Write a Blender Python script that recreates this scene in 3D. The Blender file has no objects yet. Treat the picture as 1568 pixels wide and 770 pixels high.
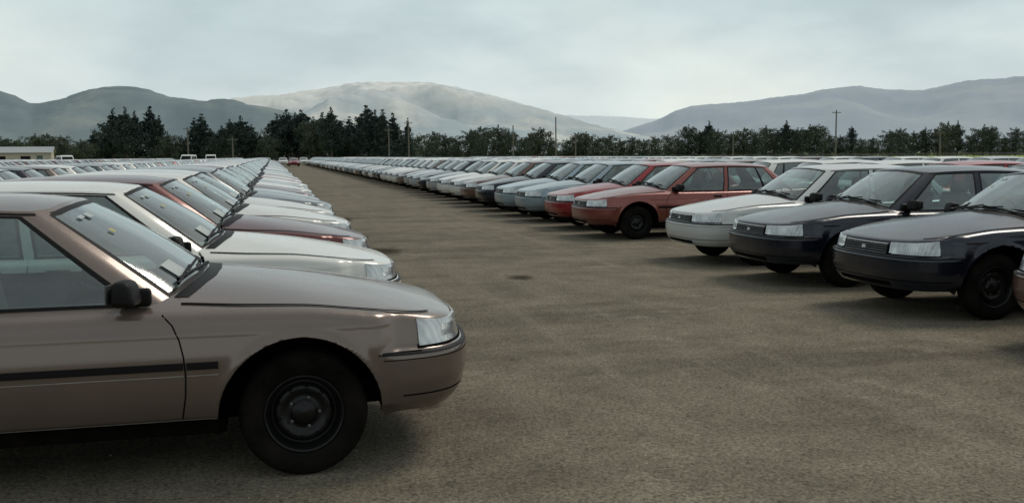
import bpy, bmesh, math, random
import numpy as np
from mathutils import Vector, Matrix, noise
random.seed(7)
rnd = random.Random(11)

# ------------------------------------------------------------------ materials
def newmat(name):
    m = bpy.data.materials.new(name); m.use_nodes = True
    nt = m.node_tree; nt.nodes.clear()
    out = nt.nodes.new('ShaderNodeOutputMaterial')
    return m, nt, out
def N(nt, t, **kw):
    n = nt.nodes.new(t)
    for k, v in kw.items():
        if k in n.inputs: n.inputs[k].default_value = v
        else: setattr(n, k, v)
    return n
def L(nt, a, b): nt.links.new(a, b)
def ramp(nt, fac, stops):
    r = nt.nodes.new('ShaderNodeValToRGB')
    while len(r.color_ramp.elements) < len(stops): r.color_ramp.elements.new(0.5)
    for e, (p, c) in zip(r.color_ramp.elements, stops):
        e.position = p; e.color = (*c, 1) if len(c) == 3 else c
    L(nt, fac, r.inputs[0]); return r.outputs[0]
def mixc(nt, fac, a, b, mode='MIX'):
    m = nt.nodes.new('ShaderNodeMix'); m.data_type = 'RGBA'; m.blend_type = mode
    for i, v in ((0, fac), (6, a), (7, b)):
        if hasattr(v, 'is_output'): L(nt, v, m.inputs[i])
        else: m.inputs[i].default_value = v if not isinstance(v, tuple) else (*v, 1)[:4]
    return m.outputs[2]
def mth(nt, op, a, b=None, c=None, clamp=False):
    m = nt.nodes.new('ShaderNodeMath'); m.operation = op; m.use_clamp = clamp
    for i, v in enumerate((a, b, c)):
        if v is None: continue
        if hasattr(v, 'is_output'): L(nt, v, m.inputs[i])
        else: m.inputs[i].default_value = v
    return m.outputs[0]
def noisetex(nt, vec, scale, detail=4, rough=.55, out=0):
    n = N(nt, 'ShaderNodeTexNoise'); n.inputs['Scale'].default_value = scale
    n.inputs['Detail'].default_value = detail; n.inputs['Roughness'].default_value = rough
    if vec is not None: L(nt, vec, n.inputs['Vector'])
    return n.outputs[out]
def simple(name, col, rough=.5, metal=0, coat=0, var=.15, scale=8, bump=0, spec=.5):
    m, nt, out = newmat(name)
    p = N(nt, 'ShaderNodeBsdfPrincipled'); p.inputs['Roughness'].default_value = rough
    p.inputs['Metallic'].default_value = metal; p.inputs['Coat Weight'].default_value = coat
    p.inputs['Specular IOR Level'].default_value = spec
    tc = N(nt, 'ShaderNodeTexCoord')
    nz = noisetex(nt, tc.outputs['Object'], scale, 5)
    c = ramp(nt, nz, [(.3, tuple(x*(1-var) for x in col)), (.7, tuple(min(1, x*(1+var)) for x in col))])
    L(nt, c, p.inputs['Base Color'])
    if bump:
        b = N(nt, 'ShaderNodeBump'); b.inputs['Strength'].default_value = bump; b.inputs['Distance'].default_value = .01
        L(nt, noisetex(nt, tc.outputs['Object'], scale*6, 3), b.inputs['Height']); L(nt, b.outputs[0], p.inputs['Normal'])
    L(nt, p.outputs[0], out.inputs[0]); return m

# car paint: colour per object, dust on the upward faces, lower sides darkened by painted shade and road grime
def paint_mat():
    m, nt, out = newmat('car_paint')
    p = N(nt, 'ShaderNodeBsdfPrincipled')
    oi = N(nt, 'ShaderNodeObjectInfo'); tc = N(nt, 'ShaderNodeTexCoord'); g = N(nt, 'ShaderNodeNewGeometry')
    sep = N(nt, 'ShaderNodeSeparateXYZ'); L(nt, g.outputs['Normal'], sep.inputs[0])
    seo = N(nt, 'ShaderNodeSeparateXYZ'); L(nt, tc.outputs['Object'], seo.inputs[0])
    off = N(nt, 'ShaderNodeVectorMath', operation='ADD'); L(nt, tc.outputs['Object'], off.inputs[0])
    sc = N(nt, 'ShaderNodeVectorMath', operation='SCALE'); sc.inputs[3].default_value = 50
    cb = N(nt, 'ShaderNodeCombineXYZ'); L(nt, oi.outputs['Random'], cb.inputs[0]); L(nt, cb.outputs[0], sc.inputs[0])
    L(nt, sc.outputs[0], off.inputs[1])
    n1 = noisetex(nt, off.outputs[0], 2.6, 7, .68); n2 = noisetex(nt, off.outputs[0], 42, 3, .6)
    up = mth(nt, 'MULTIPLY', mth(nt, 'SUBTRACT', sep.outputs[2], .45, clamp=True), 1.3)
    d = mth(nt, 'MULTIPLY', up, mth(nt, 'MULTIPLY_ADD', n1, 1.9, -.65, clamp=True))
    spots = ramp(nt, n2, [(.54, (0, 0, 0)), (.66, (1, 1, 1))])
    d2 = mth(nt, 'MULTIPLY', mth(nt, 'MULTIPLY', spots, up), .32)
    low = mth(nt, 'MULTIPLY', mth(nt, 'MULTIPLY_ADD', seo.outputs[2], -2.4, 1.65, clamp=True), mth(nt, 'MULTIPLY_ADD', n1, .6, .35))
    dust = mth(nt, 'ADD', d, d2, clamp=True)
    dust = mth(nt, 'MULTIPLY_ADD', dust, .36, .005)
    col = mixc(nt, dust, oi.outputs['Color'], (.27, .26, .245, 1))
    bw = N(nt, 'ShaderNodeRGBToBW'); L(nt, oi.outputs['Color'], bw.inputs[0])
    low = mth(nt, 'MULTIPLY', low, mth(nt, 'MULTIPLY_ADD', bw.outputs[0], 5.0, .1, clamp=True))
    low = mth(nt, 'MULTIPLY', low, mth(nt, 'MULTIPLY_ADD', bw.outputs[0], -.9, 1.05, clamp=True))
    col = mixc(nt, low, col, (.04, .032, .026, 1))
    L(nt, col, p.inputs['Base Color'])
    L(nt, mth(nt, 'MULTIPLY_ADD', dust, .8, .24), p.inputs['Roughness'])
    L(nt, mth(nt, 'MULTIPLY_ADD', bw.outputs[0], -.8, .48, clamp=True), p.inputs['Metallic'])
    p.inputs['Coat Weight'].default_value = .55; p.inputs['Coat Roughness'].default_value = .07
    b = N(nt, 'ShaderNodeBump'); b.inputs['Strength'].default_value = .03; b.inputs['Distance'].default_value = .01
    L(nt, n1, b.inputs['Height']); L(nt, b.outputs[0], p.inputs['Normal'])
    L(nt, p.outputs[0], out.inputs[0]); return m
def glass_mat():
    m, nt, out = newmat('window_glass')
    lw = N(nt, 'ShaderNodeLayerWeight'); lw.inputs[0].default_value = .5
    f = mth(nt, 'POWER', lw.outputs['Facing'], 2.4)
    f = mth(nt, 'MULTIPLY_ADD', f, .85, .11, clamp=True)
    tr = N(nt, 'ShaderNodeBsdfTransparent'); tr.inputs[0].default_value = (.54, .69, .67, 1)
    gl = N(nt, 'ShaderNodeBsdfGlossy'); gl.inputs['Roughness'].default_value = .05; gl.inputs[0].default_value = (.95, 1, 1, 1)
    mx = N(nt, 'ShaderNodeMixShader'); L(nt, f, mx.inputs[0]); L(nt, tr.outputs[0], mx.inputs[1]); L(nt, gl.outputs[0], mx.inputs[2])
    df = N(nt, 'ShaderNodeBsdfDiffuse'); df.inputs[0].default_value = (.42, .43, .42, 1)
    tc = N(nt, 'ShaderNodeTexCoord'); nz = noisetex(nt, tc.outputs['Object'], 3.5, 6, .7)
    dd = mth(nt, 'MULTIPLY_ADD', nz, .42, -.09, clamp=True)
    m2 = N(nt, 'ShaderNodeMixShader'); L(nt, dd, m2.inputs[0]); L(nt, mx.outputs[0], m2.inputs[1]); L(nt, df.outputs[0], m2.inputs[2])
    L(nt, m2.outputs[0], out.inputs[0]); return m
def lens_mat():
    m, nt, out = newmat('headlamp_lens')
    p = N(nt, 'ShaderNodeBsdfPrincipled'); tc = N(nt, 'ShaderNodeTexCoord')
    w = N(nt, 'ShaderNodeTexWave'); w.wave_type = 'BANDS'; w.bands_direction = 'Y'; w.inputs['Scale'].default_value = 14
    w.inputs['Distortion'].default_value = .4
    L(nt, tc.outputs['Object'], w.inputs['Vector'])
    nz = noisetex(nt, tc.outputs['Object'], 7, 3, .5)
    c = ramp(nt, nz, [(.35, (.26, .28, .29)), (.6, (.64, .66, .65))])
    c = mixc(nt, .25, c, ramp(nt, w.outputs[1], [(0, (.3, .32, .33)), (1, (.8, .8, .8))]))
    L(nt, c, p.inputs['Base Color'])
    b = N(nt, 'ShaderNodeBump'); b.inputs['Strength'].default_value = .18; b.inputs['Distance'].default_value = .004
    L(nt, w.outputs[1], b.inputs['Height']); L(nt, b.outputs[0], p.inputs['Normal'])
    p.inputs['Metallic'].default_value = .4; p.inputs['Roughness'].default_value = .2; p.inputs['Coat Weight'].default_value = 1.0
    p.inputs['Coat Roughness'].default_value = .03
    L(nt, p.outputs[0], out.inputs[0]); return m

M = dict(
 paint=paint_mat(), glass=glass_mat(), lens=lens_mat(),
 black=simple('black_trim', (.008, .0075, .0075), .5, bump=.1, spec=.15),
 gap=simple('shut_line', (.004, .004, .004), .9, spec=.05),
 rubber=simple('tyre_rubber', (.0095, .008, .0072), .9, var=.6, scale=5, bump=.5, spec=.06),
 steel=simple('black_steel_wheel', (.006, .006, .006), .35, spec=.3),
 under=simple('underbody', (.005, .0045, .004), .9, spec=.05),
 sill=simple('sill_panel', (.007, .0058, .005), .9, var=.4, spec=.03),  # near-black, so the shade below the doors is in the colour
 seat=simple('seat_cloth', (.085, .085, .085), .95, scale=30),
 slat=simple('grille_slat', (.09, .09, .09), .4, metal=.5),
 chrome=simple('bright_trim', (.42, .41, .39), .35, metal=.7),
 red=simple('tail_lamp', (.25, .012, .01), .2, coat=.8),
 paper=simple('paper_label', (.42, .46, .45), .8),
 yellow=simple('yellow_label', (.42, .38, .12), .8),
 white=simple('white_enamel', (.72, .72, .69), .5))
FARGLASS = simple('window_glass_tinted', (.10, .12, .125), .10, spec=.9, coat=.6)

# ------------------------------------------------------------------ helpers
def pchip(xs, ys):
    xs = np.array(xs, float); ys = np.array(ys, float)
    h = np.diff(xs); d = np.diff(ys)/h
    m = np.zeros(len(xs)); m[0] = d[0]; m[-1] = d[-1]
    for k in range(1, len(xs)-1):
        if d[k-1]*d[k] > 0:
            w1 = 2*h[k]+h[k-1]; w2 = h[k]+2*h[k-1]
            m[k] = (w1+w2)/(w1/d[k-1]+w2/d[k])
    def f(x):
        x = min(max(float(x), xs[0]), xs[-1])
        i = min(int(np.searchsorted(xs, x, 'right'))-1, len(xs)-2); i = max(i, 0)
        t = (x-xs[i])/h[i]
        return float(ys[i]*(2*t**3-3*t*t+1)+h[i]*m[i]*(t**3-2*t*t+t)+ys[i+1]*(3*t*t-2*t**3)+h[i]*m[i+1]*(t**3-t*t))
    return f
def sst(a, b, x):
    t = min(1, max(0, (x-a)/(b-a))); return t*t*(3-2*t)

class MB:
    def __init__(s): s.v = []; s.f = []; s.m = []; s.sm = []
    def add(s, vs, fs, mat, smooth=True):
        o = len(s.v); s.v += [tuple(v) for v in vs]
        mats = mat if isinstance(mat, list) else [mat]*len(fs)
        for f, mm in zip(fs, mats):
            s.f.append([i+o for i in f]); s.m.append(mm); s.sm.append(smooth)
    def grid(s, g, mat, smooth=True, mirror=False, closed=False):
        nr = len(g); nc = len(g[0])
        fs = []
        for i in range(nr-1):
            for j in range(nc-1 if not closed else nc):
                j2 = (j+1) % nc
                fs.append((i*nc+j, i*nc+j2, (i+1)*nc+j2, (i+1)*nc+j))
        vs = [p for r in g for p in r]
        s.add(vs, fs, mat, smooth)
        if mirror:
            s.add([(x, -y, z) for x, y, z in vs], [tuple(reversed(f)) for f in fs], mat, smooth)
    def rbox(s, c, size, bev, mat, rot=None, taper=None, smooth=True):
        bm = bmesh.new(); bmesh.ops.create_cube(bm, size=1)
        for v in bm.verts:
            if taper and v.co.z > 0: v.co.x = v.co.x*taper[0]+taper[2]; v.co.y *= taper[1]
            v.co = Vector((v.co.x*size[0], v.co.y*size[1], v.co.z*size[2]))
        if bev: bmesh.ops.bevel(bm, geom=bm.edges[:], offset=bev, segments=3, affect='EDGES', profile=.5)
        R = rot or Matrix.Identity(3)
        vs = [tuple(R @ v.co + Vector(c)) for v in bm.verts]
        bm.verts.index_update()
        s.add(vs, [[v.index for v in f.verts] for f in bm.faces], mat, smooth); bm.free()
    def lathe(s, prof, c, mat, n=40, sgn=1, smooth=True):
        g = [[(c[0]+r*math.cos(2*math.pi*k/n), c[1]+sgn*yy, c[2]+r*math.sin(2*math.pi*k/n)) for k in range(n)] for yy, r in prof]
        s.grid(g, mat, smooth, closed=True)
    def bar(s, p0, p1, r, mat, r1=None, n=6):
        p0 = Vector(p0); p1 = Vector(p1); d = (p1-p0).normalized()
        a = d.orthogonal().normalized(); b = d.cross(a); r1 = r if r1 is None else r1
        g = [[tuple(p+(a*math.cos(2*math.pi*k/n)+b*math.sin(2*math.pi*k/n))*rr) for k in range(n)] for p, rr in ((p0, r), (p1, r1))]
        s.grid(g, mat, True, closed=True)
    def mesh(s, name, mats=None):
        mats = mats or M
        me = bpy.data.meshes.new(name); me.from_pydata(s.v, [], s.f)
        used = []
        for x in s.m:
            if x not in used: used.append(x)
        for u in used: me.materials.append(mats[u])
        idx = {u: i for i, u in enumerate(used)}
        me.polygons.foreach_set('material_index', [idx[x] for x in s.m])
        me.polygons.foreach_set('use_smooth', s.sm)
        me.update(); return me
def place(name, me, loc=(0, 0, 0), rz=0, scale=(1, 1, 1), color=None):
    o = bpy.data.objects.new(name, me); bpy.context.scene.collection.objects.link(o)
    o.location = loc; o.rotation_euler = (0, 0, rz); o.scale = scale
    if color: o.color = (*color, 1)
    return o

# ------------------------------------------------------------------ the sedan
OUT = [(.93,0),(.925,.2),(.90,.42),(.85,.6),(.75,.745),(.60,.825),(.35,.866),(0,.886),(-.7,.895),(-1.8,.9),(-2.73,.895),(-3.25,.873),(-3.6,.83),(-3.8,.74),(-3.89,.55),(-3.925,.28),(-3.93,0)]
tt = [0]
for a, b in zip(OUT[:-1], OUT[1:]): tt.append(tt[-1]+math.dist(a, b))
LEN = tt[-1]
fx = pchip(tt, [p[0] for p in OUT]); fy = pchip(tt, [p[1] for p in OUT])
Cz = pchip([-3.95,-3.8,-3.3,-2,-.6,-.5,-.05,.2,.5,.7,.8,.95],[.93,.975,1.0,1.0,.99,.985,.935,.895,.835,.785,.757,.70])
Ez = pchip([-3.95,-3.3,-1.8,-.6,0,.3,.6,.8,.95],[.86,.885,.87,.865,.85,.815,.768,.733,.70])
def H(x, y):
    r = min(1, abs(y)/.82); return Ez(x)+(Cz(x)-Ez(x))*(1-r**2.3)
Fp = pchip([.26,.30,.34,.40,.48,.57,.597,.606,.616,.64,.70,.80],[.12,.075,.04,.016,0,.0,.008,.016,.045,.056,.068,.10])
Rp = pchip([.26,.33,.40,.5,.57,.60,.64,.85,1.],[.09,.04,0,0,.01,.045,.05,.07,.10])
Sp = pchip([.18,.26,.312,.328,.37,.45,.54,.62,.7,.8,.9],[.16,.13,.10,.066,.047,.023,.007,.001,.010,.030,.055])
R_ROUND = .042
WX = (0.0, -2.73); WZ = .317; AR = (.40, .375)
def archd(x, z, k):
    dz = z-WZ
    if dz < 0: dz *= .3
    return math.hypot(x-WX[k]+(.012 if k == 0 else 0), dz)
def nrm(s):
    e = 1e-3; a = max(0, s-e); b = min(LEN, s+e)
    tx = fx(b)-fx(a); ty = fy(b)-fy(a); l = math.hypot(tx, ty); return ty/l, -tx/l
colcache = {}
def colinfo(s):
    k = round(s, 6)
    if k in colcache: return colcache[k]
    x, y = fx(s), fy(s); n = nrm(s) if 0 < s < LEN else ((1, 0) if s <= 0 else (-1, 0))
    wF = sst(.36, .5, x); wR = 1-sst(-3.5, -3.3, x); wS = 1-wF-wR
    base = lambda z: wF*Fp(z)+wR*Rp(z)+wS*Sp(z)
    o = base(.8 if x < .3 else .755)+R_ROUND
    zt = H(x-n[0]*o, y-n[1]*o)
    zb = .285*wF+.30*wR+.235*wS
    colcache[k] = (x, y, n, base, zt, zb); return colcache[k]
def surf(s, z, lift=0):
    x, y, n, base, zt, zb = colinfo(s)
    o = base(z); d = zt-z
    if d < R_ROUND:
        q = min(1, max(0, (R_ROUND-d)/R_ROUND)); o += R_ROUND*(1-math.sqrt(max(0, 1-q*q)))
    for k in (0, 1):
        a = archd(x, z, k); o -= .014*math.exp(-((a-AR[k])/.028)**2)*(1 if y > .8 else 0)
    if x > -3.6 and x < .5: o -= .004*math.exp(-((z-.755)/.012)**2)
    o -= lift
    return (x-n[0]*o, y-n[1]*o, z)
_ss = np.linspace(0, LEN, 800); _sx = np.array([fx(q) for q in _ss]); _sy = np.array([fy(q) for q in _ss])
def s_of_x(x): return float(np.interp(-x, -_sx, _ss))
def s_of_y(y): return float(np.interp(y, _sy[:180], _ss[:180]))
def s_of_yr(y): return float(LEN-np.interp(y, _sy[::-1][:180], (LEN-_ss)[::-1][:180]))

GH = [
 ((-.47,0),(-1.15,0),'ws'), ((-.485,.3),(-1.16,.25),'ws'), ((-.56,.58),(-1.195,.46),'ws'), ((-.60,.655),(-1.215,.50),'blk'),
 ((-.615,.68),(-1.225,.512),'paint'), ((-.66,.74),(-1.26,.55),'paint'), ((-.73,.765),(-1.33,.572),'blk'), ((-.77,.772),(-1.36,.575),'glass'),
 ((-1.74,.79),(-1.83,.588),'blk'), ((-1.765,.79),(-1.85,.588),'paint'), ((-1.835,.79),(-1.91,.588),'blk'), ((-1.86,.79),(-1.935,.588),'glass'),
 ((-2.60,.782),(-2.47,.58),'blk'), ((-2.66,.78),(-2.51,.578),'glass'), ((-2.97,.77),(-2.64,.573),'blk'), ((-3.0,.768),(-2.66,.57),'paint'),
 ((-3.16,.735),(-2.755,.54),'paint'), ((-3.21,.66),(-2.79,.50),'blk'), ((-3.225,.63),(-2.795,.485),'ws'), ((-3.33,.35),(-2.82,.25),'ws'), ((-3.37,0),(-2.83,0),'end')]
Rz = pchip([-2.9,-2.83,-2.4,-1.95,-1.45,-1.15,-1.1],[1.355,1.368,1.408,1.42,1.408,1.378,1.37])
def roofz(x, y): return Rz(x)-.058*(abs(y)/.58)**2.4
def gpt(c, t, lift=0):
    i = min(int(c), len(GH)-2); f = c-i
    b = [GH[i][0][k]*(1-f)+GH[i+1][0][k]*f for k in (0, 1)]; q = [GH[i][1][k]*(1-f)+GH[i+1][1][k]*f for k in (0, 1)]
    zb = H(b[0], b[1])-.012; zt = roofz(q[0], q[1])
    x = b[0]*(1-t)+q[0]*t; y = b[1]*(1-t)+q[1]*t; z = zb*(1-t)+zt*t
    bu = math.sin(math.pi*t)
    side = sst(.5, .76, b[1]); fr = (1-side)*(1 if b[0] > -1.5 else -1)
    return (x+fr*(.02*bu+lift*.5), y+side*(.022*bu+lift), z+fr*0+ (1-side)*(lift*.8+.012*bu))

def build_sedan():
    mb = MB()
    NC, NZ, NQ = 330, 46, 18
    cs = [LEN*i/(NC-1) for i in range(NC)]
    pts = []; nr = NZ+NQ+1
    for s in cs:
        x, y, n, base, zt, zb = colinfo(s)
        col = [surf(s, zb+(zt-zb)*k/NZ) for k in range(NZ+1)]
        ex, ey, ez = col[-1]; sx = min(.42, max(-3.55, ex))
        for q in range(1, NQ+1):
            t = q/NQ; xx = ex*(1-t)+sx*t; yy = ey*(1-t)
            col.append((xx, yy, H(xx, yy)))
        pts.append(col)
    def ins(p, k, kk): return k <= NZ and p[1] > .6 and archd(p[0], p[2], kk) < AR[kk]
    keep = []
    for i in range(NC-1):
        for k in range(nr-1):
            q = [(i, k), (i+1, k), (i+1, k+1), (i, k+1)]
            P = [pts[a][b] for a, b in q]
            if any(all(ins(pts[a][b], b, kk) for a, b in q) for kk in (0, 1)): continue
            if k >= NZ:
                cx = sum(p[0] for p in P)/4; cy = sum(p[1] for p in P)/4
                if -3.12 < cx < -.66 and cy < .70: continue
                if -3.22 < cx < -.56 and cy < .5: continue
            keep.append(q)
    CX = (WX[0]-.012, WX[1])
    for i in range(NC):
        for k in range(NZ+1):
            p = pts[i][k]
            for kk in (0, 1):
                if ins(p, k, kk):
                    dx = p[0]-CX[kk]; dz = p[2]-WZ
                    if dz >= 0:
                        d = max(1e-6, math.hypot(dx, dz)); pts[i][k] = (CX[kk]+dx*AR[kk]/d, p[1], WZ+dz*AR[kk]/d)
                    else:
                        pts[i][k] = (CX[kk]+math.copysign(math.sqrt(AR[kk]**2-(dz*.3)**2), dx), p[1], p[2])
    for sg in (1, -1):
        bm = bmesh.new()
        vm = {}
        for q in keep:
            vs = []
            for a in q:
                if a not in vm:
                    p = pts[a[0]][a[1]]; vm[a] = bm.verts.new((p[0], sg*p[1], p[2]))
                vs.append(vm[a])
            try: bm.faces.new(vs if sg == 1 else vs[::-1])
            except ValueError: pass
        bmesh.ops.remove_doubles(bm, verts=bm.verts[:], dist=.0004)
        bm.verts.index_update()
        mm = []
        for f in bm.faces:
            c = f.calc_center_median(); mm.append('sill' if (c.z < .326 and -2.42 < c.x < -.36 and abs(c.y) > .6) else 'paint')
        mb.add([v.co[:] for v in bm.verts], [[v.index for v in f.verts] for f in bm.faces], mm); bm.free()
    for kk in (0, 1):
        g = []
        for a in np.linspace(-.30, math.pi+.30, 54):
            dz = AR[kk]*math.sin(a)
            x = CX[kk]+AR[kk]*math.cos(a) if dz > 0 else CX[kk]+math.copysign(AR[kk], math.cos(a))
            z = max(WZ+dz, .30 if (math.cos(a) > 0) == (kk == 0) else .24)
            p = surf(s_of_x(x), z)
            g.append([(x, p[1]+.002, z), (x, p[1]-.022, z), (x, p[1]-.035, z)])
        mb.grid(g, 'under', mirror=True)
        g2 = [[(CX[kk]+(r[0][0]-CX[kk])*1.012, r[0][1]-.03, r[0][2]+.004), (CX[kk]+(r[0][0]-CX[kk])*1.012, .48, r[0][2]+.004)] for r in g]
        mb.grid(g2, 'under', mirror=True)
        g3 = [[(CX[kk]+(r[0][0]-CX[kk])*1.01, .485, r[0][2]), (CX[kk], .485, .25)] for r in g]
        mb.grid(g3, 'under', mirror=True, smooth=False)
    mb.rbox((-1.37, 0, .26), (1.98, 1.44, .08), .02, 'under'); mb.rbox((-3.45, 0, .36), (.75, 1.3, .12), .02, 'under')
    mb.rbox((.50, 0, .37), (.5, 1.3, .12), .02, 'under'); mb.rbox((0, 0, .34), (.6, .96, .2), .02, 'under')
    mb.bar((-2.73, -.7, .3), (-2.73, .7, .3), .05, 'under'); mb.bar((0, -.7, .28), (0, .7, .28), .04, 'under')
    mb.bar((-.4, .3, .2), (-3.4, .35, .22), .035, 'under')
    def patch(sl, z0, z1, lift, mat, lz=2, closeedges=False, mirror=True):
        g = []
        for s in sl:
            a = z0(s) if callable(z0) else z0; b = z1(s) if callable(z1) else z1
            row = [surf(s, a+(b-a)*k/lz, lift) for k in range(lz+1)]
            if closeedges: row = [surf(s, a, -.004)]+row+[surf(s, b, -.004)]
            g.append(row)
        if closeedges:
            g = [[surf(sl[0], p[2], -.004) for p in g[0]]]+g+[[surf(sl[-1], p[2], -.004) for p in g[-1]]]
        mb.grid(g, mat, smooth=not closeedges, mirror=mirror)
    def rng(a, b, n): return [a+(b-a)*i/(n-1) for i in range(n)]
    def xr(a, b, n=40): return [s_of_x(a+(b-a)*i/(n-1)) for i in range(n)]
    for a, b in ((-.40, -.545), (-.56, -1.80), (-1.815, -2.37), (-3.10, -3.5)):
        patch(xr(a, b), .588, .622, .010, 'black', closeedges=True)
        patch(xr(a, b), .556, .561, .003, 'chrome')
    patch(xr(-.418, -2.35, 60), .328, .333, .004, 'chrome')
    patch(rng(0, s_of_x(.392), 60), .592, .610, .004, 'black')
    patch(rng(0, s_of_x(.395), 60), .566, .571, .002, 'gap')
    patch(rng(0, s_of_x(.5), 60), .375, .382, .003, 'gap')
    patch(rng(0, s_of_y(.42), 20), .31, .355, .003, 'gap')
    patch(rng(s_of_yr(.0), s_of_x(-3.12), 60), .595, .612, .004, 'black')
    top = lambda s: colinfo(s)[4]-.022
    patch(rng(0, s_of_y(.42), 30), .612, lambda s: top(s)+.002, .002, 'gap', 3)
    patch(rng(s_of_y(.42), s_of_x(.59), 30), .612, .632, .002, 'gap', 1)
    patch(rng(s_of_y(.39), s_of_x(.60), 40), .626, lambda s: top(s)-.004, .009, 'lens', 4, True)
    for i in range(5):
        z0 = .622+i*.022
        patch(rng(0, s_of_y(.355), 16), z0, z0+.009, .012, 'chrome' if i == 4 else 'slat', 1, True)
    patch(rng(0, s_of_y(.03), 4), .65, .682, .016, 'chrome', 1, True)
    patch(rng(s_of_yr(.42), s_of_x(-3.62), 30), .64, .81, .006, 'red', 3, True)
    def ribbon(poly, w=.0035, lift=.0025, mat='gap'):
        P = []
        for (x0, z0), (x1, z1) in zip(poly[:-1], poly[1:]):
            n = max(2, int(math.hypot(x1-x0, z1-z0)/.03))
            P += [(x0+(x1-x0)*i/n, z0+(z1-z0)*i/n) for i in range(n)]
        P.append(poly[-1]); g = []
        for i, (x, z) in enumerate(P):
            a = P[max(0, i-1)]; b = P[min(len(P)-1, i+1)]; dx = b[0]-a[0]; dz = b[1]-a[1]; l = math.hypot(dx, dz); nx, nz = -dz/l, dx/l
            g.append([surf(s_of_x(x+nx*w*sg), z+nz*w*sg, lift) for sg in (-1, 1)])
        mb.grid(g, mat, mirror=True)
    ribbon([(-.65,.85),(-.605,.80),(-.575,.73),(-.557,.65),(-.55,.56),(-.555,.46),(-.575,.338)])
    ribbon([(-1.80,.865),(-1.805,.5),(-1.81,.338)])
    ribbon([(-2.70,.875),(-2.66,.80),(-2.56,.72),(-2.44,.66)])
    ribbon([(.37,.598),(.47,.603),(.60,.606)], .003)
    for x in (-1.60, -2.42):
        p = surf(s_of_x(x), .79); mb.rbox((x, p[1]+.006, .79), (.16, .03, .035), .008, 'black')
        mb.rbox((x, -p[1]-.006, .79), (.16, .03, .035), .008, 'black')
    def topline(poly, w=.009, lift=.004):
        f1 = pchip(range(len(poly)), [a for a, b in poly]); f2 = pchip(range(len(poly)), [b for a, b in poly])
        n = 12*(len(poly)-1); P = [(f1(i/12), f2(i/12)) for i in range(n+1)]; g = []
        for i, (x, y) in enumerate(P):
            a = P[max(0, i-1)]; b = P[min(n, i+1)]; dx = b[0]-a[0]; dy = b[1]-a[1]; l = math.hypot(dx, dy); nx, ny = -dy/l, dx/l
            g.append([(x+nx*w*k, y+ny*w*k, H(x+nx*w*k, y+ny*w*k)+lift) for k in (-1, 1)])
        mb.grid(g, 'gap', mirror=True)
    topline([(-.57,.755),(-.25,.778),(.1,.775),(.35,.755),(.50,.725),(.60,.675),(.66,.62)])
    topline([(-3.24,.70),(-3.5,.70),(-3.75,.66)], .006)
    # greenhouse
    cps = []; typ = []
    for i in range(len(GH)-1):
        n = 5 if GH[i][2] in ('ws', 'glass') else 2
        for j in range(n): cps.append(i+j/n); typ.append(GH[i][2])
    cps.append(len(GH)-1-1e-6)
    ts = [0, .03, .06, .15, .25, .36, .48, .6, .72, .83, .92, .945, .965, .985, 1]
    def tmat(ty, ci, ti):
        t = (ts[ti]+ts[ti+1])/2
        if ty == 'paint': return 'paint'
        if t < .06: return 'black'
        if t > .945: return 'paint' if (ty != 'ws' or t > .965) else 'black'
        if t > .92: return 'black'
        return 'glass' if ty in ('ws', 'glass') else 'black'
    vs = [gpt(c, t) for t in ts for c in cps]; nc = len(cps); fs = []; mats = []
    for a in range(len(ts)-1):
        for b in range(nc-1):
            fs.append((a*nc+b, a*nc+b+1, (a+1)*nc+b+1, (a+1)*nc+b)); mats.append(tmat(typ[b], b, a))
    mb.add(vs, fs, mats); mb.add([(x, -y, z) for x, y, z in vs], [f[::-1] for f in fs], mats)
    g = []
    for c in cps:
        x, y, z = gpt(c, 1); sx = min(-1.45, max(-2.5, x))
        g.append([(x*(1-q/12)+sx*q/12, y*(1-q/12), roofz(x*(1-q/12)+sx*q/12, y*(1-q/12))) for q in range(13)])
    mb.grid(g, 'paint', mirror=True)
    g = []
    for c in np.linspace(5, 16, 40):
        a = gpt(c, .958, .005); b = gpt(c, .978, .005); g.append([a, b])
    mb.grid(g, 'black', mirror=True)
    # interior
    mb.rbox((-1.9, 0, .34), (2.6, 1.44, .04), 0, 'under')
    mb.rbox((-.80, 0, .845), (.38, 1.34, .14), .05, 'black'); mb.rbox((-3.08, 0, .90), (.42, 1.22, .05), .02, 'seat')
    mb.rbox((-.9, -.36, .90), (.2, .34, .10), .035, 'black')
    ry = Matrix.Rotation(-.22, 3, 'Y')
    for y in (-.36, .36):
        mb.rbox((-1.42, y, .52), (.52, .5, .16), .05, 'seat'); mb.rbox((-1.74, y, .80), (.13, .48, .58), .05, 'seat', ry)
        mb.rbox((-1.84, y, 1.15), (.09, .27, .15), .035, 'seat', ry)
    mb.rbox((-2.45, 0, .52), (.5, 1.3, .16), .05, 'seat'); mb.rbox((-2.80, 0, .75), (.13, 1.3, .52), .05, 'seat', ry)
    mb.rbox((-1.9, .79, .68), (2.4, .02, .32), 0, 'seat'); mb.rbox((-1.9, -.79, .68), (2.4, .02, .32), 0, 'seat')
    Rw = Matrix.Rotation(math.radians(-62), 3, 'Y'); g = []
    for i in range(28):
        a = 2*math.pi*i/28; row = []
        for j in range(7):
            b = 2*math.pi*j/7; v = Rw @ Vector(((.185+.014*math.cos(b))*math.cos(a), (.185+.014*math.cos(b))*math.sin(a), .014*math.sin(b)))
            row.append((v.x-1.10, v.y-.36, v.z+.93))
        g.append(row)
    g.append(g[0]); mb.grid([r+[r[0]] for r in g], 'black')
    mb.bar((-1.11, -.53, .93), (-1.11, -.19, .93), .018, 'black'); mb.bar((-.9, -.36, .86), (-1.12, -.36, .94), .035, 'black')
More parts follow.
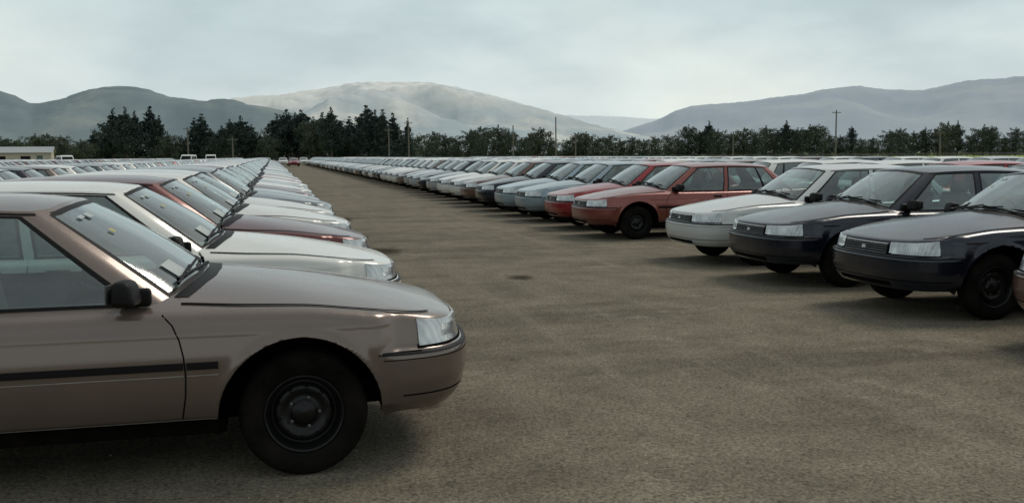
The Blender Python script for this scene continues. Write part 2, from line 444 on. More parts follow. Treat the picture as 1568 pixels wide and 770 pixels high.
    mb.rbox((-1.22, 0, 1.32), (.03, .22, .06), .012, 'black')
    for sg in (1, -1):
        mb.rbox((-.80, sg*.885, .965), (.12, .17, .12), .03, 'black', Matrix.Rotation(sg*.18, 3, 'Z'), taper=(.7, .92, -.08))
        mb.rbox((-.775, sg*.785, .93), (.15, .05, .09), .02, 'black')
        mb.rbox((-.868, sg*.89, .965), (.006, .14, .09), .002, 'slat', Matrix.Rotation(sg*.18, 3, 'Z'))
    def wsp(y, t, lift=.012):
        c = np.interp(abs(y), [0, .3*(1-t)+.25*t, .58*(1-t)+.46*t], [0, 1, 2]); p = gpt(float(c), t, lift)
        return (p[0]+.01, y, p[2]+.006)
    for y0, y1 in ((.52, -.02), (-.05, -.56)):
        mb.bar(wsp(y0, .05, .02), wsp(y1, .10, .02), .009, 'black'); mb.bar(wsp(y1, .085), wsp(y1*.55+y0*.45, .13), .007, 'black')
        mb.bar(wsp(y1-.05, .08), wsp(y0, .13), .008, 'black')
    g = []
    for y in np.linspace(-.68, .68, 21):
        xb = np.interp(abs(y), [0, .3, .58, .68], [-.47, -.485, -.56, -.60])
        g.append([(xb+.06, y, H(xb+.06, y)+.003), (xb-.01, y, H(xb-.01, y)+.004)])
    mb.grid(g, 'black')
    def label(y, t, w, h, mat):
        pts = [(wsp(y-w/2, t, .003)), (wsp(y+w/2, t, .003)), (wsp(y+w/2, t+h, .003)), (wsp(y-w/2, t+h, .003))]
        mb.add([(a-.004, b, c) for a, b, c in pts], [(0, 1, 2, 3)], mat, False)
    label(-.44, .10, .12, .15, 'paper'); label(-.40, .62, .03, .04, 'yellow'); label(-.34, .80, .05, .05, 'paper'); label(-.42, .82, .05, .03, 'paper')
    for k in (0, 1):
        for sg in (1, -1):
            c = (WX[k], sg*.735, WZ)
            tyre = [(.070,.192),(.084,.205),(.096,.235),(.097,.262),(.090,.290),(.078,.306),(.062,.315),(.045,.318),(.043,.311),(.036,.311),(.034,.3185),(.005,.319),(.003,.312),(-.003,.312),(-.005,.319),(-.034,.3185),(-.062,.315),(-.085,.30),(-.097,.26),(-.08,.2)]
            mb.lathe(tyre, c, 'rubber', 56, sg)
            rim = [(.068,.196),(.083,.196),(.084,.190),(.072,.184),(.060,.176),(.030,.168),(.012,.160),(.015,.150),(.040,.140),(.048,.128),(.046,.110),(.034,.098),(.030,.085),(.032,.066),(.046,.060),(.050,.045),(.056,.034),(.060,.001)]
            mb.lathe(rim, c, 'steel', 48, sg)
            for q in range(10):
                a = 2*math.pi*q/10+.2; mb.lathe([(.045,.013),(.0475,.012),(.0475,.001)], (c[0]+.128*math.cos(a), c[1], c[2]+.128*math.sin(a)), 'gap', 8, sg)
            for q in range(5):
                a = 2*math.pi*q/5; mb.lathe([(.02,.010),(.046,.009),(.048,.001)], (c[0]+.076*math.cos(a), c[1], c[2]+.076*math.sin(a)), 'slat', 8, sg, False)
            mb.lathe([(.03,.19),(-.09,.19)], c, 'under', 32, sg)
    return mb.mesh('sedan_mesh')
SEDAN = build_sedan()
SEDAN_FAR = SEDAN.copy(); SEDAN_FAR.name = 'sedan_tinted_mesh'
for i, mt in enumerate(SEDAN_FAR.materials):
    if mt.name == 'window_glass': SEDAN_FAR.materials[i] = FARGLASS

TAN=(.175,.132,.110); WHITE=(.74,.73,.68); MAROON=(.120,.027,.023); REDM=(.22,.055,.042); RED=(.32,.020,.022); NAVY=(.006,.010,.021)
SILV=(.38,.41,.42); LBLUE=(.27,.35,.39); GREY=(.16,.18,.19); BRONZE=(.15,.078,.06); SBLUE=(.14,.20,.25)
POOL=[WHITE]*7+[SILV]*3+[LBLUE]*2+[GREY]*2+[MAROON]*2+[REDM]*1+[RED]*1+[TAN]*2+[NAVY]*2+[BRONZE]+[SBLUE]
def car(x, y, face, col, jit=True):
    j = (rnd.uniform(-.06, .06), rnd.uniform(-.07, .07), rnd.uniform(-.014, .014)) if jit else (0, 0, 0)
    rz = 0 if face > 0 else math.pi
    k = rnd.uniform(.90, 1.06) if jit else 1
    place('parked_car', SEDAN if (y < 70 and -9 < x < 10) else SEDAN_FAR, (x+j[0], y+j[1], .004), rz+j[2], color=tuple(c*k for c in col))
left = [TAN, WHITE, MAROON, WHITE, WHITE, GREY, SILV, MAROON, WHITE, SILV, WHITE, RED, WHITE, REDM, WHITE, LBLUE, SILV, WHITE]
car(.12, 5.72, 1, TAN, False); yy = 8.35
for i in range(1, 78):
    car(.10, yy, 1, left[i] if i < len(left) else rnd.choice(POOL)); yy += 2.42
right = [(8.65,NAVY),(11.0,NAVY),(13.4,(.58,.59,.57)),(18.0,REDM),(20.4,RED),(22.8,LBLUE),(25.1,LBLUE),(27.5,NAVY),(29.9,BRONZE),(32.3,WHITE),(34.7,WHITE),(37.1,SILV),(39.5,NAVY),(41.9,SILV)]
car(6.76, 6.18, -1, BRONZE, False)
for y, c in right: car(6.65, y, -1, c, True)
y = 44.3
while y < 196: car(6.68, y, -1, rnd.choice(POOL)); y += 2.4
y = 12.0
while y < 192: car(-8.1, y, -1, rnd.choice(POOL+[MAROON]*3)); y += 2.42
for X, f, y0 in ((-16.5, 1, 55), (-25.0, -1, 80), (-33, 1, 110), (-42, -1, 140)):
    y = y0
    while y < 190: car(X, y, f, rnd.choice(POOL+[MAROON]*2)); y += 2.45
y = 9.5
while y < 190: car(15.6, y, 1, rnd.choice(POOL+[WHITE]*5)); y += 2.42
y = 22
while y < 120: car(22.6, y, -1, rnd.choice(POOL+[WHITE]*5)); y += 2.42
for x, y, c in ((1.9, 176, WHITE), (3.4, 160, RED), (5.6, 182, WHITE), (-.9, 186, SILV)):
    place('parked_car', SEDAN_FAR, (x, y, .004), math.pi*(-.5), color=c)

# ------------------------------------------------------------------ vans
def build_van():
    mb = MB(); prof = [(-2.2,.45),(-2.25,.9),(-2.2,1.7),(-2.05,1.95),(1.0,1.97),(1.35,1.85),(2.0,1.1),(2.15,.95),(2.2,.45)]
    W = .84
    def yw(z): return W if z < 1.1 else W-.12*(z-1.1)
    for sg in (1, -1):
        vs = [(x, sg*yw(z), z) for x, z in prof]; mb.add(vs, [tuple(range(len(vs)))], 'white', False)
    g = [[(x, -yw(z), z), (x, yw(z), z)] for x, z in prof]; mb.grid(g, 'white', False)
    for a, b in ((-1.9, -.75), (-.6, .35)):
        for sg in (1, -1): mb.add([(a, sg*(yw(1.2)+.006), 1.2), (b, sg*(yw(1.2)+.006), 1.2), (b, sg*(yw(1.75)+.006), 1.75), (a, sg*(yw(1.75)+.006), 1.75)], [(0, 1, 2, 3)], 'black', False)
    for sg in (1, -1): mb.add([(.5, sg*(yw(1.2)+.006), 1.2), (1.75, sg*(yw(1.2)+.006), 1.2), (1.3, sg*(yw(1.75)+.006), 1.75), (.5, sg*(yw(1.75)+.006), 1.75)], [(0, 1, 2, 3)], 'black', False)
    mb.add([(1.95, -.72, 1.17), (1.95, .72, 1.17), (1.42, .66, 1.79), (1.42, -.66, 1.79)], [(0, 1, 2, 3)], 'black', False)
    mb.rbox((2.2, 0, .55), (.12, 1.66, .2), .03, 'black'); mb.rbox((-2.25, 0, .55), (.12, 1.66, .2), .03, 'black')
    for y in (-.62, .62): mb.rbox((2.17, y, .82), (.05, .24, .16), .02, 'lens')
    for x in (-1.3, 1.4):
        for sg in (1, -1):
            mb.lathe([(.0,.18),(.09,.2),(.1,.27),(.07,.315),(-.09,.315)], (x, sg*.76, .317), 'rubber', 24, sg); mb.lathe([(.05,.2),(.06,.1),(.07,.001)], (x, sg*.76, .317), 'steel', 16, sg)
    return mb.mesh('van_mesh')
VAN = build_van()
TH = math.radians(13.68)
def polar(px, d):
    """bearing of a feature (degrees east of the aisle) and its distance -> ground position"""
    a = math.atan((px-784)/1500)+TH; r = d/math.cos(a-TH); return (r*math.sin(a), r*math.cos(a))
def hy(px): return 237-.0075*(px-784)
def hgt(px, y, d): return (hy(px)-y)/1500*d+1.6
for px, d, rz in ((104, 135, -1.2), (292, 150, -1.7), (326, 158, -1.5)):
    x, y = polar(px, d); place('white_van', VAN, (x, y, .004), rz)

# ------------------------------------------------------------------ shed
def build_shed():
    mb = MB(); W, D, h, r = 16, 9, 2.7, 3.7
    mb.add([(-W/2,-D/2,0),(W/2,-D/2,0),(W/2,-D/2,h),(-W/2,-D/2,h),(-W/2,D/2,0),(W/2,D/2,0),(W/2,D/2,h),(-W/2,D/2,h),(W/2,0,r),(-W/2,0,r)],
        [(0,1,2,3),(5,4,7,6),(1,5,6,8,2),(4,0,3,9,7)], 'wall', False)
    mb.add([(-W/2-.4,-D/2-.5,h-.08),(W/2+.4,-D/2-.5,h-.08),(W/2+.4,0,r+.04),(-W/2-.4,0,r+.04),(W/2+.4,D/2+.5,h-.08),(-W/2-.4,D/2+.5,h-.08)],[(0,1,2,3),(3,2,4,5)],'roof',False)
    for x in (-5, -1, 3): mb.add([(x,-D/2-.01,1.0),(x+1.6,-D/2-.01,1.0),(x+1.6,-D/2-.01,2.0),(x,-D/2-.01,2.0)],[(0,1,2,3)],'black',False)
    mb.add([(5.6,-D/2-.01,0),(6.6,-D/2-.01,0),(6.6,-D/2-.01,2.1),(5.6,-D/2-.01,2.1)],[(0,1,2,3)],'door',False)
    return mb.mesh('shed_mesh', dict(wall=simple('cream_weatherboard',(.50,.46,.34),.8), roof=simple('iron_roof',(.30,.32,.32),.5), door=simple('door_green',(.08,.12,.1),.6), black=M['black']))
x, y = polar(12, 180); place('storage_shed', build_shed(), (x, y, 0), math.radians(8))

# ------------------------------------------------------------------ trees
def leaf_mat(name, dark, light, alt):
    m, nt, out = newmat(name); tc = N(nt, 'ShaderNodeTexCoord'); oi = N(nt, 'ShaderNodeObjectInfo')
    n = noisetex(nt, tc.outputs['Object'], .7, 5, .7)
    c = ramp(nt, n, [(.38, dark), (.62, light)])
    c = mixc(nt, mth(nt, 'MULTIPLY', oi.outputs['Random'], .6), c, alt)
    d = N(nt, 'ShaderNodeBsdfDiffuse'); L(nt, c, d.inputs[0]); L(nt, d.outputs[0], out.inputs[0]); return m
TM = dict(bark=simple('bark', (.07, .055, .045), .95), pine=leaf_mat('pine_needles', (.030,.044,.044), (.060,.080,.070), (.05,.062,.052,1)), leaf=leaf_mat('broad_leaves', (.042,.058,.050), (.10,.12,.09), (.115,.12,.08,1)))  # foliage greens made paler and bluer as painted distance haze
def build_tree(kind, seed, Ht=15):
    r = random.Random(seed); mb = MB()
    lean = (r.uniform(-.5, .5), r.uniform(-.5, .5)); seg = 7; tr = .32 if kind != 'leaf' else .25
    def tp(t): return Vector((lean[0]*t*t+.15*math.sin(t*7+seed), lean[1]*t*t, Ht*t*.97))
    for i in range(seg): mb.bar(tp(i/seg), tp((i+1)/seg), tr*(1-i/seg)+.04, 'bark', tr*(1-(i+1)/seg)+.03, 7)
    clumps = []
    nb, lo = dict(pine=(42, .12), ragged=(38, .20), leaf=(34, .17))[kind]
    for i in range(nb):
        t = lo+(.96-lo)*((i+r.random())/nb); a = i*2.4+r.uniform(-.6, .6)
        if kind == 'pine': R = Ht*.26*(1-t)**.75*(r.uniform(.6, 1.2))+.2; up = .05
        elif kind == 'ragged': R = Ht*.27*min(1, (1.02-t)*1.8)**.8*min(1, .35+t*1.6)*r.uniform(.45, 1.25)+.2; up = .28
        else: R = Ht*.40*math.sqrt(max(0.02, 1-((t-.50)/.54)**2))*r.uniform(.5, 1.15); up = .2
        p0 = tp(t*.93); p1 = p0+Vector((math.cos(a)*R, math.sin(a)*R, up*R+r.uniform(-.5, .6)))
        mb.bar(p0, p1, .07, 'bark', .02, 4)
        for q in (.3, .65, .97):
            clumps.append((p0.lerp(p1, q), (.65+.85*R/Ht*2.4)*r.uniform(.7, 1.2)*(.95 if kind == 'pine' else 1.12)*(1.1 if t < .8 else .7)))
    clumps.append((tp(1), .4)); clumps.append((tp(.94), .6))
    key = 'leaf' if kind == 'leaf' else 'pine'
    vs = []; fs = []
    for c, R in clumps:
        for _ in range(int(22*R**1.6)+8):
            d = Vector((r.gauss(0, 1), r.gauss(0, 1), r.gauss(0, .8))); d = d.normalized()*R*r.uniform(.25, 1.1)**.7
            p = c+d; n = (Vector((r.gauss(0, 1), r.gauss(0, 1), r.gauss(0, 1)))*.8+d.normalized()).normalized(); a = n.orthogonal().normalized(); b = n.cross(a)
            an = r.uniform(0, 6.28); a, b = a*math.cos(an)+b*math.sin(an), b*math.cos(an)-a*math.sin(an)
            s1 = r.uniform(.16, .34); s2 = s1*r.uniform(.6, 1); o = len(vs)
            vs += [p-a*s1, p+b*s2, p+a*s1, p-b*s2]; fs.append((o, o+1, o+2, o+3))
    mb.add([tuple(v) for v in vs], fs, key, False)
    return mb.mesh(kind+'_tree', TM)
PINES = [build_tree('pine', i) for i in (1, 2, 3)]; RAG = [build_tree('ragged', i) for i in (4, 5, 6, 12)]; BR = [build_tree('leaf', i) for i in (7, 8, 9, 10, 11)]
def tree(px, top, d, kind, wide=1.0):
    x, y = polar(px, d); h = hgt(px, top, d)
    ms = dict(p=PINES, r=RAG, b=BR)[kind]; me = rnd.choice(ms); s = h/15.0; wide *= rnd.uniform(.88, 1.15)
    nm = dict(p='pine_tree', r='pine_tree', b='broadleaf_tree')[kind]
    place(nm, me, (x, y, -.1), rnd.uniform(0, 6.28), (s*wide, s*wide, s))
T = [(8,208,'b',1),(32,214,'b',1.2),(60,204,'b',1.1),(78,203,'b',1),(98,206,'b',1),(128,212,'b',1.2),(150,200,'r',1),(168,192,'b',1),(180,166,'r',1.1),(198,164,'r',1.1),(212,170,'r',1),
 (238,163,'p',1.25),(246,176,'p',1.1),(262,204,'b',1.2),(284,207,'b',1),(303,180,'p',1),(315,174,'p',1.3),(328,196,'b',1),(345,192,'r',1),(358,182,'r',1),(374,177,'r',1.2),(388,190,'r',1),(402,208,'b',1),(415,206,'b',1),
 (428,174,'r',1.1),(442,167,'r',1.15),(456,172,'r',1.1),(468,168,'r',1.2),(484,178,'b',1),(497,172,'r',1.1),(511,164,'r',1.2),(526,186,'r',1),(539,178,'p',1),(553,174,'r',1),(568,161,'r',1.2),(577,168,'r',1.1),(590,167,'p',1.1),(604,172,'p',1),
 (612,196,'b',1),(625,180,'p',.7),(640,206,'b',1),(664,200,'b',1.2),(684,204,'b',1.2),(700,208,'b',1),(722,198,'b',1.2),(738,193,'b',1.1),(765,190,'b',1.1),(780,199,'b',1.1),(800,210,'b',1),(815,202,'b',1),(828,194,'b',1),(845,212,'b',1),
 (868,212,'b',1),(886,202,'b',1),(898,201,'b',1.1),(915,208,'b',1.1),(933,205,'b',1.1),(950,212,'b',1),(968,208,'b',1),(985,212,'b',1),(1003,207,'b',1),(1024,205,'b',1.1),(1040,210,'b',1),(1054,190,'b',.9),(1070,199,'b',.9),(1085,185,'r',1),(1100,197,'b',1),
 (1118,202,'b',1),(1138,195,'b',1.1),(1155,204,'b',1),(1172,192,'b',1.1),(1190,199,'b',1),(1203,184,'r',1),(1220,195,'b',1),(1238,190,'b',1.1),(1252,189,'b',1),(1268,205,'b',1),(1284,206,'b',1),(1302,192,'r',.8),(1316,210,'b',1),
 (1335,209,'b',1),(1360,198,'b',1.1),(1376,195,'b',1),(1396,200,'b',1.1),(1415,194,'b',1),(1434,194,'b',1.1),(1450,185,'b',.9),(1463,184,'r',.8),(1484,204,'b',1),(1503,190,'b',1),(1515,192,'b',1),(1535,208,'b',1),(1552,194,'b',.9),(1570,204,'b',1),(-20,200,'b',1.2),(1600,196,'b',1),(1640,200,'b',1)]
for px, top, k, w in T:
    d = 290 if px < 640 else 345
    tree(px, top, d+rnd.uniform(-18, 18), k, w)
def build_scrub():
    mb = MB(); r = random.Random(5); vs = []; fs = []
    for _ in range(1500):
        px = r.uniform(-80, 1700); d = (300 if px < 640 else 360)+r.uniform(-6, 25)
        hh = (4.6 if px < 640 else 2.7)*r.uniform(.5, 1.3)*(1+.6*noise.noise(Vector((px*.02, 0, 0))))
        x, y = polar(px, d)
        for _ in range(34):
            z = hh*r.random()**.8; rr = 2.2*(1-(z/hh)**2*.7)
            p = Vector((x+r.gauss(0, rr*.6), y+r.gauss(0, rr*.6), z)); a = Vector((r.gauss(0,1), r.gauss(0,1), r.gauss(0,1))).normalized(); b = a.orthogonal().normalized()
            s1 = r.uniform(.25, .5); o = len(vs); vs += [p-a*s1, p+b*s1*.8, p+a*s1, p-b*s1*.8]; fs.append((o, o+1, o+2, o+3))
    mb.add([tuple(v) for v in vs], fs, 'leaf', False); return mb.mesh('scrub', TM)
place('distant_tree_line', build_scrub())

# ------------------------------------------------------------------ poles and fence
WOOD = simple('weathered_wood', (.13, .115, .10), .9); WIRE = simple('galvanised_wire', (.25, .25, .25), .5, metal=.5)
def build_pole(h, arm):
    mb = MB(); mb.bar((0, 0, -.3), (0, 0, h), .19, 'w', .13, 10)
    if arm:
        mb.rbox((0, -.12, h-.5), (2.1, .1, .14), .01, 'w')
        for x in (-.95, -.55, .55, .95): mb.bar((x, -.12, h-.44), (x, -.12, h-.26), .04, 'i', .03)
    mb.rbox((0, 0, h+.02), (.26, .26, .05), .01, 'i')
    return mb.mesh('pole', dict(w=WOOD, i=WIRE))
for px, top, d, arm in ((852,180,225,0),(1278,170,215,1),(628,186,235,1),(598,197,240,1),(360,211,205,1),(292,195,235,1),(787,193,240,0),(1122,202,240,0),(1437,200,240,1),(882,206,240,0)):
    x, y = polar(px, d); place('utility_pole', build_pole(hgt(px, top, d), arm), (x, y, 0), rnd.uniform(-.4, .4))
mb = MB()
for i in range(0, 141):
    x = -150+i*3.5; y = 222; mb.bar((x, y, 0), (x, y, 1.25), .06, 'w')
    if i % 12 == 0: mb.bar((x, y, 0), (x, y, 1.45), .1, 'w')
for z in (.3, .6, .9, 1.15): mb.bar((-150, 222, z), (340, 222, z), .012, 'i')
place('fence', mb.mesh('fence', dict(w=WOOD, i=WIRE)))

# ------------------------------------------------------------------ hills
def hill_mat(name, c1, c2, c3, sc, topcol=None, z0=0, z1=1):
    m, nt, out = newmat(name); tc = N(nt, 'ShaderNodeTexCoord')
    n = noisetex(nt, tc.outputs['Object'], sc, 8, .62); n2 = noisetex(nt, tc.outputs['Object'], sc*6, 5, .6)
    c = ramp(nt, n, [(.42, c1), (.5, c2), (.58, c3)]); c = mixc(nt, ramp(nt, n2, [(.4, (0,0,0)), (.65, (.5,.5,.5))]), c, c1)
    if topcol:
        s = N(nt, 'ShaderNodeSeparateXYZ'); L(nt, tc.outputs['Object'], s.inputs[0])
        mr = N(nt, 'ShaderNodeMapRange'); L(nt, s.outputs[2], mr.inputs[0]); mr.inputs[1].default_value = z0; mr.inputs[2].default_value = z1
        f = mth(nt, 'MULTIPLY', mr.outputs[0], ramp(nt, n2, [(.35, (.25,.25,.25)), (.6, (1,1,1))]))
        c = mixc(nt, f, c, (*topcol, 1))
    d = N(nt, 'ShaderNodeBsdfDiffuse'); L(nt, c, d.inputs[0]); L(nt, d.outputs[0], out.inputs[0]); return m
def build_hill(name, ridge, D, mat, front=.6, amp=.16, freq=1/260, seed=0):
    f = pchip([p[0] for p in ridge], [p[1] for p in ridge]); p0, p1 = ridge[0][0], ridge[-1][0]; nc = 300; nr = 60; g = []
    for i in range(nc+1):
        px = p0+(p1-p0)*i/nc; h = hgt(px, f(px), D); row = []
        for k in range(nr+1):
            t = k/nr; d = D*(front+(1.25-front)*t); q = (d/D-front)/(1-front) if d < D else 1
            x, y = polar(px, d)
            b = sst(0, 1.0, q)**.9 if d < D else 1-sst(D, D*1.3, d)
            nz = noise.fractal(Vector((x*freq+seed, y*freq, seed)), 1.0, 2.0, 6)
            rg = 1-abs(noise.noise(Vector((x*freq*1.3+seed+9, y*freq*1.3, 3))))*2
            m = b*(1-b)*4
            z = h*(b+amp*m*nz+amp*.9*m*(rg-.5))+h*.022*noise.fractal(Vector((x*.02, y*.02, seed)), 1.0, 2.0, 3)*b
            row.append((x, y, max(-5, z) if k else -5))
        g.append(row)
    mb = MB(); mb.grid(g, 'h'); place(name, mb.mesh(name, dict(h=mat)))
ml = hill_mat('bush_hill_hazed', (.185,.23,.25), (.21,.26,.27), (.265,.305,.295), .0045)  # pale blue distance haze is painted into each hill colour
mc = hill_mat('pasture_hill_hazed', (.40,.465,.49), (.49,.53,.53), (.66,.66,.62), .0030, (.80,.80,.77), 110, 290)
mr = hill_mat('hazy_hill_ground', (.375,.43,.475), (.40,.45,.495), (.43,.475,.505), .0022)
mf = hill_mat('far_hill_hazed', (.60,.67,.70), (.63,.69,.72), (.66,.71,.73), .001)
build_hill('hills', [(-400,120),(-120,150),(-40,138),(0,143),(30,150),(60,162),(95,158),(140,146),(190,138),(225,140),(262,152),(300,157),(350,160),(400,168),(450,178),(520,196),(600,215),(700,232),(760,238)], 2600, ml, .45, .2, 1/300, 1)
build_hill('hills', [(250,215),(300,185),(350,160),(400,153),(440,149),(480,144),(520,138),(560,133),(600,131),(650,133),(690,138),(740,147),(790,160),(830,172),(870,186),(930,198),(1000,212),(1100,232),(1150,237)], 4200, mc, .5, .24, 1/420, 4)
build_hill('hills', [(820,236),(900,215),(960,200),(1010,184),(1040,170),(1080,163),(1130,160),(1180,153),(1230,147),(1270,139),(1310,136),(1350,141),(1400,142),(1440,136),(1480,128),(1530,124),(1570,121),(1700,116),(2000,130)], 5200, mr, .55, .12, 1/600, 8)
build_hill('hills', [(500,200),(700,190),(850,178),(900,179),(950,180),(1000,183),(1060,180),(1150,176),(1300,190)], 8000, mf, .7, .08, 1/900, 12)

# ------------------------------------------------------------------ ground
def asphalt():
    m, nt, out = newmat('chip_seal_asphalt'); tc = N(nt, 'ShaderNodeTexCoord'); o = tc.outputs['Object']
    p = N(nt, 'ShaderNodeBsdfPrincipled'); p.inputs['Roughness'].default_value = .95; p.inputs['Specular IOR Level'].default_value = .2
    big = noisetex(nt, o, .25, 6, .6); mid = noisetex(nt, o, 1.3, 7, .72); fine = noisetex(nt, o, 42, 5, .8)
    vor = N(nt, 'ShaderNodeTexVoronoi'); vor.inputs['Scale'].default_value = 70; L(nt, o, vor.inputs['Vector'])
    c = ramp(nt, big, [(.32, (.142,.121,.086)), (.5, (.184,.158,.114)), (.68, (.228,.198,.144))])
    c = mixc(nt, .6, c, ramp(nt, mid, [(.33, (.100,.085,.062)), (.5, (.180,.155,.112)), (.68, (.265,.230,.168))]))
    st = N(nt, 'ShaderNodeMapping'); st.inputs['Scale'].default_value = (.16, .85, 1); L(nt, o, st.inputs[0])
    sn = noisetex(nt, st.outputs[0], 1.0, 7, .66)
    c = mixc(nt, ramp(nt, sn, [(.50, (0,0,0)), (.63, (.62,.62,.62))]), c, (.092,.078,.058,1))
    st2 = N(nt, 'ShaderNodeMapping'); st2.inputs['Scale'].default_value = (2.2, .05, 1); st2.inputs['Rotation'].default_value = (0, 0, .03); L(nt, o, st2.inputs[0])
    sn2 = noisetex(nt, st2.outputs[0], 1.0, 4, .6)
    c = mixc(nt, ramp(nt, sn2, [(.54, (0,0,0)), (.66, (.35,.35,.35))]), c, (.25,.218,.165,1))
    spots = noisetex(nt, o, .7, 4, .55)
    c = mixc(nt, ramp(nt, spots, [(.66, (0,0,0)), (.74, (.5,.5,.5))]), c, (.07,.059,.044,1))
    lt = noisetex(nt, o, .8, 7, .78)
    c = mixc(nt, ramp(nt, lt, [(.56, (0,0,0)), (.70, (.6,.6,.6))]), c, (.33,.293,.222,1))
    vc = ramp(nt, vor.outputs['Color'], [(.1, (.45,.45,.46)), (.5, (1,1,1)), (.9, (1.05,1.05,1.05)), (1, (2.0,1.95,1.85))])
    c = mixc(nt, .8, c, vc, 'MULTIPLY')
    c = mixc(nt, .9, c, ramp(nt, fine, [(.32, (.42,.42,.42)), (.68, (1.55,1.55,1.55))]), 'MULTIPLY')
    L(nt, c, p.inputs['Base Color'])
    b = N(nt, 'ShaderNodeBump'); b.inputs['Strength'].default_value = .7; b.inputs['Distance'].default_value = .008
    hsum = mth(nt, 'ADD', fine, mth(nt, 'MULTIPLY', vor.outputs['Distance'], -.8)); L(nt, hsum, b.inputs['Height'])
    b2 = N(nt, 'ShaderNodeBump'); b2.inputs['Strength'].default_value = .35; b2.inputs['Distance'].default_value = .06; L(nt, mid, b2.inputs['Height']); L(nt, b2.outputs[0], b.inputs['Normal'])
    L(nt, b.outputs[0], p.inputs['Normal']); L(nt, p.outputs[0], out.inputs[0]); return m
def grass():
    m, nt, out = newmat('paddock_grass'); tc = N(nt, 'ShaderNodeTexCoord'); o = tc.outputs['Object']
    n = noisetex(nt, o, .02, 8, .7); n2 = noisetex(nt, o, 1.2, 5, .7)
    c = ramp(nt, n, [(.35, (.24,.32,.11)), (.5, (.31,.38,.14)), (.65, (.40,.41,.20))]); c = mixc(nt, .3, c, ramp(nt, n2, [(.3, (.14,.20,.07)), (.7, (.38,.41,.18))]))
    d = N(nt, 'ShaderNodeBsdfDiffuse'); L(nt, c, d.inputs[0]); L(nt, d.outputs[0], out.inputs[0]); return m
def sheet(name, x0, x1, y0, y1, z, mat, n=1):
    mb = MB(); mb.add([(x0,y0,z),(x1,y0,z),(x1,y1,z),(x0,y1,z)], [(0,1,2,3)], 'm', False); place(name, mb.mesh(name, dict(m=mat)))
sheet('ground', -14000, 14000, -14000, 14000, 0, grass())
sheet('asphalt_yard', -140, 90, -60, 206, .004, asphalt())
def stain_mat():
    m, nt, out = newmat('oil_stain'); tc = N(nt, 'ShaderNodeTexCoord')
    ln = N(nt, 'ShaderNodeVectorMath', operation='LENGTH'); L(nt, tc.outputs['Object'], ln.inputs[0])
    nz = noisetex(nt, tc.outputs['Object'], 2.2, 5, .7)
    v = mth(nt, 'ADD', ln.outputs['Value'], mth(nt, 'MULTIPLY_ADD', nz, 1.3, -.65))
    a = ramp(nt, v, [(.25, (.6,.6,.6)), (.85, (0,0,0))])
    d = N(nt, 'ShaderNodeBsdfDiffuse'); d.inputs[0].default_value = (.045,.038,.029,1); t = N(nt, 'ShaderNodeBsdfTransparent')
    mx = N(nt, 'ShaderNodeMixShader'); L(nt, a, mx.inputs[0]); L(nt, t.outputs[0], mx.inputs[1]); L(nt, d.outputs[0], mx.inputs[2]); L(nt, mx.outputs[0], out.inputs[0]); return m
SM = stain_mat()
mb = MB(); mb.add([(math.cos(i*math.pi/12)*1.1, math.sin(i*math.pi/12)*1.1, 0) for i in range(24)], [tuple(range(24))], 'm', False); SME = mb.mesh('stain', dict(m=SM))
for px, yy, w, h in ((798,426,.26,.36),(585,385,.5,.9),(540,364,.5,.8),(645,628,.18,.14),(520,336,.5,1.4)):
    d = 1.6*1500/(yy-hy(px)); x, y = polar(px, d); o = place('oil_stain', SME, (x, y, .0085), 0, (w, h, 1))
mb = MB(); r = random.Random(3)
for _ in range(2200):
    y = r.uniform(2.5, 16); x = r.uniform(-1, 8); s = r.uniform(.003, .011)
    o = [(r.uniform(.7,1.2)*a*s+x, r.uniform(.7,1.2)*b*s+y, max(0, c*s*.7)+.005) for a, b, c in ((1,0,0),(0,1,0),(-1,0,0),(0,-1,0),(0,0,1))]
    mb.add(o, [(0,1,4),(1,2,4),(2,3,4),(3,0,4)], 's', False)
place('gravel', mb.mesh('gravel', dict(s=simple('stone', (.24,.21,.165), .9, var=.5, scale=3))))

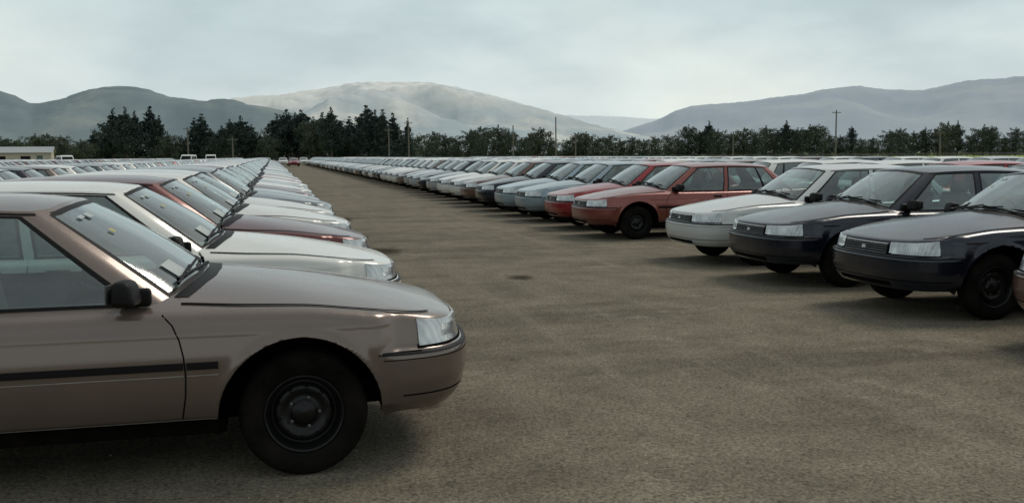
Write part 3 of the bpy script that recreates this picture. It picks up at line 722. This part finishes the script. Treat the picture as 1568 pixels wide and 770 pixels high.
# ------------------------------------------------------------------ sky and sun
EL, AZ = math.radians(52), math.radians(60)
w = bpy.data.worlds.new('World'); bpy.context.scene.world = w; w.use_nodes = True; nt = w.node_tree; nt.nodes.clear()
out = nt.nodes.new('ShaderNodeOutputWorld'); bg = nt.nodes.new('ShaderNodeBackground'); bg.inputs[1].default_value = .1
sky = nt.nodes.new('ShaderNodeTexSky'); sky.sky_type = 'NISHITA'; sky.sun_disc = False; sky.sun_elevation = EL; sky.sun_rotation = AZ; sky.dust_density = 4
tc = N(nt, 'ShaderNodeTexCoord'); sep = N(nt, 'ShaderNodeSeparateXYZ'); L(nt, tc.outputs['Generated'], sep.inputs[0])
mp = N(nt, 'ShaderNodeMapping'); mp.inputs['Scale'].default_value = (1, 1, 2.6); L(nt, tc.outputs['Generated'], mp.inputs[0])
n1 = noisetex(nt, mp.outputs[0], 2.6, 7, .5); n2 = noisetex(nt, mp.outputs[0], 7.5, 6, .55)
elev = ramp(nt, sep.outputs[2], [(0, (7.6,8.5,8.3)), (.05, (7.6,8.5,8.4)), (.14, (6.2,7.3,7.4)), (.5, (4.6,5.2,5.4)), (1, (4.6,5.1,5.2))])
cl = ramp(nt, n1, [(.38, (.82,.85,.88)), (.5, (1,1,1)), (.64, (1.12,1.08,1.04))])
c = mixc(nt, 1, elev, cl, 'MULTIPLY'); c = mixc(nt, .55, c, mixc(nt, 1, c, ramp(nt, n2, [(.35, (.9,.9,.91)), (.65, (1.10,1.09,1.07))]), 'MULTIPLY'))
c = mixc(nt, .91, sky.outputs[0], c)
L(nt, c, bg.inputs[0]); L(nt, bg.outputs[0], out.inputs[0])
sd = bpy.data.lights.new('sun', 'SUN'); sd.energy = 1.35; sd.angle = math.radians(20); sd.color = (1, .92, .80)
so = bpy.data.objects.new('sun', sd); bpy.context.scene.collection.objects.link(so)
dv = Vector((math.sin(AZ)*math.cos(EL), math.cos(AZ)*math.cos(EL), math.sin(EL))); so.rotation_euler = dv.to_track_quat('Z', 'Y').to_euler()

# ------------------------------------------------------------------ camera
cd = bpy.data.cameras.new('camera'); co = bpy.data.objects.new('camera', cd); bpy.context.scene.collection.objects.link(co)
cd.sensor_width = 36; cd.lens = 36*1500/1568; cd.clip_end = 30000; cd.clip_start = .05
R = Matrix.Rotation(-TH, 4, 'Z') @ Matrix.Rotation(math.radians(90-5.63), 4, 'X') @ Matrix.Rotation(math.radians(-.43), 4, 'Z')
co.matrix_world = Matrix.Translation((0, 0, 1.6)) @ R
bpy.context.scene.camera = co
vs = bpy.context.scene.view_settings; vs.view_transform = 'Standard'; vs.look = 'None'; vs.exposure = 0; vs.gamma = 1
print('faces', len(SEDAN.polygons), 'objects', len(bpy.data.objects))
